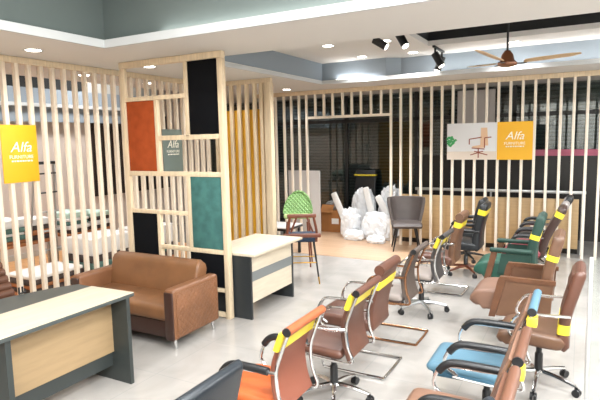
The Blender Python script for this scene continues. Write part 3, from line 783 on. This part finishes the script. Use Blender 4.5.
exec_chair('dark green velvet high-back chair with slanting wooden arm posts', RXX-.14, 6.72, 'green', 'green_top', armtype='leg', top=1.07, W=.56, tz=.82, sx=.14, sh=.2, bm='warm_wood')
exec_chair('deep brown high-back chair with yellow tape, right behind the green chair', RXX-.1, 7.6, 'brown_dark', 'burgundy', armtype='pad', top=1.06, W=.5, tz=.95, lean=.15)
exec_chair('ash-grey topped chair peeking over the deep brown chair', RXX-.1, 8.22, 'grey_top', 'burgundy', armtype='pad', tape=False, top=1.04, W=.44, lean=.17)
exec_chair('black and grey chair farthest back in the right row', RXX-.1, 8.78, 'black_leather', 'black_leather', armtype='pad', tape=False, top=1.07, W=.46, backmat2='grey_top', armm='black_pl', lean=.2)

# brown ribbed chair behind the charcoal desk
t = thing('office_chair', 'brown ribbed leather chair behind the charcoal desk at the left edge', 'chair', (-4.62, 2.75, 0), PI, CG)
pb = MB()
for k in range(10):
    z = .46+k*.066; xx = .16+.2*(k/9)
    pb.tube([(xx, -.25+.01*k, z), (xx, .25-.01*k, z)], .042, 14, 0)
pb.build('backrest', M['rust_roll'], t)
st = MB(); st.pad([(-.25, .4), (-.22, .43), (0, .45), (.15, .44)], .5, .11); st.build('seat', M['brown_dark'], t)
star_base(t, 'chrome', z=.4)

# ------------------------------------------------------------------ dining and lounge chairs at the back
t = thing('bar_chair', 'navy velvet chair with brown wooden back and black brass-tipped legs beside the pale desk', 'chair', (-3.47, 6.42, 0), 2.07)
st = MB(); st.pad([(-.2, .6), (-.16, .63), (0, .64), (.18, .63)], .42, .1); st.build('seat', M['navy_velvet'], t)
for y in (-.2, .2): MB().tube([(-.21, y*.98, .6), (-.23, y, .75), (-.24, y*.8, .96)], .018, 8, 3).build('back_post', M['red_wood'], t)
MB().box((-.24, 0, .965), (.03, .40, .055), .012).build('back_rail', M['red_wood'], t)
MB().box((-.235, 0, .69), (.03, .52, .06), .012).build('back_rail', M['red_wood'], t)
for sgn in (-1, 1): MB().tube([(-.24, sgn*.07, .95), (-.232, sgn*.15, .74)], .014, 8, 0).build('back_slat', M['red_wood'], t)
for sx in (-1, 1):
    for sy in (-1, 1):
        lg = MB(); lg.tube([(sx*.15, sy*.16, .6), (sx*.22, sy*.22, .1)], [.016, .011], 8, 0); lg = lg.build('leg', M['black_pl'], t)
        MB().tube([(sx*.22, sy*.22, .1), (sx*.232, sy*.232, 0)], [.012, .009], 8, 0).build('leg_tip', M['gold'], lg, label='brass leg tip')
m = MB()
q = [(-.195, -.195, .3), (.195, -.195, .3), (.195, .195, .3), (-.195, .195, .3)]
for i in range(4): m.cyl(q[i], q[(i+1) % 4], .008, None, 6)
m.build('foot_rail', M['gold'], t)

t = thing('shell_chair', 'lime green quilted shell chair standing behind the navy velvet chair', 'chair', (-4.0, 7.3, 0), .4)
m = MB(); rows = []
# scalloped half-round back, quilted, leaning slightly backwards (towards +y)
sh = MB()
def shell_ring(off):
    pts = []
    for j in range(25):
        a = PI*j/24
        r = 1+.03*abs(math.sin(a*9))
        pts.append((math.cos(a)*.235*r, math.sin(a)*.34*r))
    return pts
o_ = shell_ring(0)
rings = []
for dy, k in ((-.05, .9), (-.06, .97), (-.03, 1.0), (.02, 1.0), (.05, .96)):
    rings.append([Vector((x*k, dy-.10*abs(x/.235)**2+.1*(z/.34), .84+z*k)) for x, z in o_])
sh.rings(rings)
sh.build('shell_back', quilt_mat('quilted_green_fabric', '#6a8f52', 7.5, 'y'), t)
MB().bx(-.22, .22, -.22, .1, .76, .84, .035, 4).build('seat', M['lime_dk'], t, label='pale green seat')
for sx in (-1, 1):
    for sy in (-1, 1):
        MB().tube([(sx*.16, -.08+sy*.13, .72), (sx*.2, -.08+sy*.18, 0)], [.018, .012], 8, 0).build('leg', M['red_wood'], t)

t = thing('lounge_chair', 'charcoal-brown bucket chair on black legs in front of the back slats', 'chair', (-2.74, 9.0, 0), .38)
sh = MB(); rr_ = []
for z, kx, ky, th in ((.44, .25, .23, .05), (.52, .27, .25, .05), (.7, .31, .28, .05), (.86, .335, .29, .045), (.93, .335, .29, .04), (.945, .33, .285, .02)):
    ring = []
    n = 15
    A0, A1 = math.radians(-15), math.radians(195)
    for j in range(n):
        a = A0+(A1-A0)*j/(n-1); ring.append(Vector((kx*math.cos(a), ky*math.sin(a)-.03, z)))
    for j in range(n-1, -1, -1):
        a = A0+(A1-A0)*j/(n-1); ring.append(Vector(((kx-th)*math.cos(a), (ky-th)*math.sin(a)-.03, z)))
    rr_.append(ring)
sh.rings(rr_); sh.build('backrest', M['stool'], t)
st = MB(); st.pad([(-.3, .44), (-.27, .47), (0, .48), (.2, .46)], .52, .1); st.bm.transform(Matrix.Rotation(PI/2, 4, 'Z')); st.build('seat', M['stool'], t)
for sx in (-1, 1):
    for sy in (-1, 1):
        MB().tube([(sx*.16, sy*.15-.02, .42), (sx*.24, sy*.22-.02, 0)], [.02, .011], 8, 0).build('leg', M['black_pl'], t)

t = thing('office_chair', 'black chair with a yellow tape behind the white wrapped bundles in the doorway', 'chair', (-4.25, 10.78, 0), PI/2, CG)
pb = MB(); pb.pad([(.05, .42), (.08, .6), (.12, .9), (.16, 1.3)], .5, .08); pb.build('backrest', M['black_leather'], t)
st = MB(); st.pad([(-.16, .4), (-.14, .43), (0, .45), (.1, .44)], .46, .1); st.build('seat', M['black_leather'], t)
MB().box((.125, 0, 1.19), (.11, .52, .035), .01).build('price_tape', M['tape'], t, label='yellow tape')
star_base(t, 'black_pl', z=.4, r=.19)

t = thing('side_table', 'low white side table with a dark edge beyond the pale desk', 'table', (-4.75, 7.75, 0))
MB().bx(-.42, .42, -.3, .3, .515, .53, .004).build('table_top', M['white_board'], t)
MB().bx(-.42, .42, -.3, .3, .475, .513, .004).build('table_edge', M['black_pl'], t)
for sx in (-1, 1):
    for sy in (-1, 1):
        MB().bx(sx*.37-.02, sx*.37+.02, sy*.25-.02, sy*.25+.02, 0, .475).build('leg', M['black_pl'], t)

# ------------------------------------------------------------------ things in and behind the doorway
t = thing('cardboard_box', 'brown cardboard box with a white label beside the white wrapped bundles', 'box', (-4.66, 10.3, .006), .05)
MB().bx(-.31, .31, -.22, .22, 0, .46, .006).build('body', M['carton'], t)
MB().box((-.16, -.23, .51), (.28, .2, .006), 0, 1, (.9, 0, 0)).build('flap', M['carton'], t)
MB().bx(-.06, .1, -.2245, -.2205, .18, .3).build('label', M['paper'], t, smooth=False, label='white paper label')
def bundle(label, c, size, m='plastic', seed=0, rot=(0, 0, 0)):
    b = bmesh.new(); bmesh.ops.create_icosphere(b, subdivisions=4, radius=1)
    r_ = random.Random(seed); ph = [r_.uniform(0, 6) for _ in range(9)]
    off = Vector((r_.uniform(0, 50), r_.uniform(0, 50), r_.uniform(0, 50)))
    for v in b.verts:
        p = v.co.copy()
        q = -.4*abs(mnoise.noise(p*1.9+off)) - .3*abs(mnoise.noise(p*3.7+off)) - .16*abs(mnoise.noise(p*7+off)) + .2
        v.co = p*(1+q)
        for i in range(3): v.co[i] = math.copysign(abs(v.co[i])**.8, v.co[i])*size[i]
        if v.co.z < -size[2]*.8: v.co.z = -size[2]*.8
    mb = MB(); mb.add(b)
    o = mb.build('wrapped_bundle', m if not isinstance(m, str) else M[m], smooth=False, loc=(c[0], c[1], c[2]+size[2]*.8+.008), rot=rot)
    return tag(o, label, 'bundle', 'plastic-wrapped bundles in the back doorway', 'thing')
bundle('tall white plastic-wrapped bundle at the back left of the heap', (-4.04, 10.27, 0), (.25, .18, .52), seed=1)
bundle('tall white plastic-wrapped bundle at the back right of the heap by the door post', (-3.45, 10.29, 0), (.25, .2, .55), seed=2)
bundle('low white bundle spread across the front of the heap', (-3.52, 9.66, 0), (.31, .15, .3), seed=3)
bundle('white bundle at the front left of the heap, before the cardboard box', (-4.12, 9.72, 0), (.2, .15, .33), seed=4)
bundle('small crumpled bundle on the wooden floor before the heap', (-3.42, 9.3, 0), (.18, .1, .08), seed=5)
bundle('grey plastic bundle lying on top of the cardboard box', (-4.8, 10.32, .464), (.13, .13, .1), 'grey_bag', seed=6)
bundle('flat crumpled white bundle on the wooden floor at the left front of the heap', (-3.93, 9.44, 0), (.2, .11, .11), seed=8)
for x, y, z, ry, lab in ((-4.52, 10.02, 0, -.42, 'white wrapped roll leaning by the cardboard box'), (-3.9, 9.98, 0, -.25, 'white wrapped roll standing out of the middle of the heap'), (-3.45, 9.97, 0, -.5, 'white wrapped roll leaning at the right of the heap')):
    o = MB()
    L = .92 if ry < -.4 else 1.02
    o.bx(-.07, .07, -.035, .035, 0, L, .03, 3)
    for v in o.bm.verts: v.co += Vector((mnoise.noise(v.co*6), mnoise.noise(v.co*6+Vector((9, 0, 0))), 0))*.02
    o.bm.transform(Matrix.Rotation(ry, 4, 'Y'))
    mz = min(v.co.z for v in o.bm.verts)
    o = o.build('paper_roll', M['paper'], loc=(x+.26, y, z-mz+.008 if z == 0 else z))
    tag(o, lab, 'paper roll', 'white wrapped rolls in the heap', 'thing')
o = MB().bx(-5.5, -4.76, 9.62, 9.66, 0.007, 1.36, .003).build('leaning_board', M['white_board']); tag(o, 'off-white upright board behind the slats left of the doorway', 'board', kind='thing')

t = thing('low_counter', 'long low oak counter front with a grey top rail behind the back slats', 'counter', (0, 0, 0))
MB().bx(-3.06, -.02, 9.62, 9.67, .1, .93, .004).build('front_panel', M['oak_panel'], t)
MB().bx(-3.06, -.02, 9.68, 10.05, 0.007, .88, .004).build('body', M['black_dado'], t)
MB().bx(-2.75, .08, 9.6, 9.64, 1.02, 1.07, .008).build('top_rail', M['alu'], t, label='grey metal top rail')
for x in (-2.7, -1.4, .03): MB().bx(x-.015, x+.015, 9.645, 9.675, .93 if x < 0 else 0, 1.05).build('rail_post', M['alu'], t)

# clear glass screen on the right
t = thing('glass_screen', 'clear glass screen with a metal edge at the right edge of the picture', 'glass screen', (.055, 3.2, 0))
MB().bx(.02, 1.3, -.004, .004, .03, 1.33).build('pane', M['glass_clear'], t, smooth=False)
MB().bx(0, .02, -.01, .01, 0, 1.33, .003).build('edge_post', M['alu'], t)
MB().bx(0, 1.32, -.012, .012, 0, .03, .003).build('floor_channel', M['alu'], t)

# ------------------------------------------------------------------ the cabin behind the left slats
t = thing('step_ladder', 'grey aluminium step ladder behind the slats under the yellow sign', 'ladder', (-6.68, 4.75, .006))
for s in (-1, 1):
    m = MB(); m.tube([(.09, s*.24, 0), (0, s*.15, 1.75)], .018, 8, 0); m.build('front_rail', M['alu'], t)
    m = MB(); m.tube([(-.2, s*.24, 0), (-.02, s*.15, 1.72)], .014, 8, 0); m.build('rear_rail', M['alu'], t)
for k in range(6):
    z = .25+k*.27; q = 1-z/1.75
    MB().box((.09*q, 0, z), (.06, 2*(.15+.09*q), .02), .004).build('step', M['black_pl'] if k > 3 else M['alu'], t)
MB().box((-.01, 0, 1.75), (.14, .34, .04), .008).build('top_cap', M['black_pl'], t)

def platform(label, c, size):
    t = thing('low_table', label, 'table', (c[0], c[1], .006))
    sx, sy, sz = size
    MB().bx(-sx/2, sx/2, -sy/2, sy/2, sz-.04, sz, .004).build('table_top', M['rust_cloth'], t)
    for x in (-1, 1):
        for y in (-1, 1): MB().bx(x*(sx/2-.03)-.02, x*(sx/2-.03)+.02, y*(sy/2-.05)-.02, y*(sy/2-.05)+.02, 0, sz-.04).build('leg', M['alu'], t)
    return t
SG = 'folded fabrics stacked behind the left slats'
def fold_stack(c, z0, sx, sy, cols, where, th=.045):
    z = z0
    for i, (m, h) in enumerate(cols):
        r_ = random.Random(int(c[0]*100)*31+i)
        o = MB(); o.bx(-sx/2, sx/2, -sy/2, sy/2, 0, h-.003, .016, 3)
        o = o.build('folded_fabric', M[m[0]], loc=(c[0]+r_.uniform(-.015, .015), c[1]+r_.uniform(-.02, .02), z))
        tag(o, '%s folded fabric %s' % (m[1], where), 'folded fabric', SG, 'thing') if False else tag(o, m[1]+' '+where, 'folded fabric', SG, 'thing')
        z += h
pos = ['lowest in', 'second in', 'third in', 'fourth in', 'topmost in']
def stackcols(seq, where):
    out = []
    for i, (m, nm, h) in enumerate(seq):
        out.append(((m, '%s folded fabric %s the stack %s' % (nm, pos[i] if i < len(seq)-1 else 'topmost in', where)), h))
    return out
platform('low rust-topped table behind the slats under the yellow sign', (-7.3, 4.65, 0), (.6, .9, .6))
fold_stack((-7.3, 4.45), .608, .5, .36, stackcols([('rust_cloth', 'rust', .05), ('teal_cloth', 'dark teal', .07), ('white_cloth', 'grey-white', .04), ('teal_cloth', 'teal', .07), ('white_cloth', 'white', .12)], 'on the rust table, sign side'), '')
fold_stack((-7.3, 4.87), .608, .5, .36, stackcols([('dark_cloth', 'brown', .08), ('rust_cloth', 'rust', .07), ('dark_cloth', 'dark', .07), ('white_cloth', 'white', .1)], 'on the rust table, desk side'), '')
platform('low table under mint fabrics behind the slats left of the divider', (-7.3, 5.75, 0), (.6, .9, .6))
fold_stack((-7.3, 5.54), .608, .5, .4, stackcols([('dark_cloth', 'brown', .06), ('white_cloth', 'white', .07), ('teal_cloth', 'grey-green', .06), ('white_cloth', 'pale', .05), ('ltgreen_cloth', 'mint', .09)], 'of the mint table, near half'), '')
fold_stack((-7.3, 5.97), .608, .5, .4, stackcols([('dark_cloth', 'dark', .06), ('white_cloth', 'white', .08), ('dark_cloth', 'brown', .06), ('ltgreen_cloth', 'mint', .08)], 'of the mint table, far half'), '')
def bench(label, c, size, seq, where):
    t = thing('display_bench', label, 'bench', (c[0], c[1], .006))
    sx, sy = size
    MB().bx(-sx/2, sx/2, -sy/2, sy/2, .12, .16, .004).build('shelf', M['rust_cloth'], t)
    for x in (-1, 1):
        for y in (-1, 1): MB().bx(x*(sx/2-.03)-.02, x*(sx/2-.03)+.02, y*(sy/2-.03)-.02, y*(sy/2-.03)+.02, 0, .12).build('foot', M['alu'], t)
    fold_stack(c, .168, sx*.92, sy*.92, stackcols(seq, where), '')
bench('low bench of dark fabrics behind the slats beside the desk chair', (-6.15, 4.25), (.6, .8), [('dark_cloth', 'dark', .06), ('rust_cloth', 'rust', .05), ('dark_cloth', 'brown', .07), ('white_cloth', 'grey', .05)], 'on the nearest low bench')
bench('low bench of fabrics under a white sheet behind the slats left of the sofa', (-6.15, 5.15), (.6, .8), [('dark_cloth', 'dark', .11), ('teal_cloth', 'teal', .09), ('dark_cloth', 'brown', .1), ('white_cloth', 'thick white', .24)], 'on the middle low bench')
bench('low bench of fabrics behind the slats next to the divider', (-6.15, 6.1), (.6, .8), [('dark_cloth', 'dark', .08), ('teal_cloth', 'teal', .07), ('dark_cloth', 'brown', .07), ('white_cloth', 'white', .3)], 'on the farthest low bench')

# ------------------------------------------------------------------ colour management
vs = sc.view_settings
vs.view_transform = 'Standard'; vs.look = 'None'; vs.gamma = 1; vs.use_curve_mapping = False
vs.exposure = -0.25
sc.cycles.max_bounces = 8; sc.cycles.diffuse_bounces = 4; sc.cycles.glossy_bounces = 4; sc.cycles.transparent_max_bounces = 12
sc.cycles.sample_clamp_indirect = 6; sc.cycles.caustics_reflective = False; sc.cycles.caustics_refractive = False
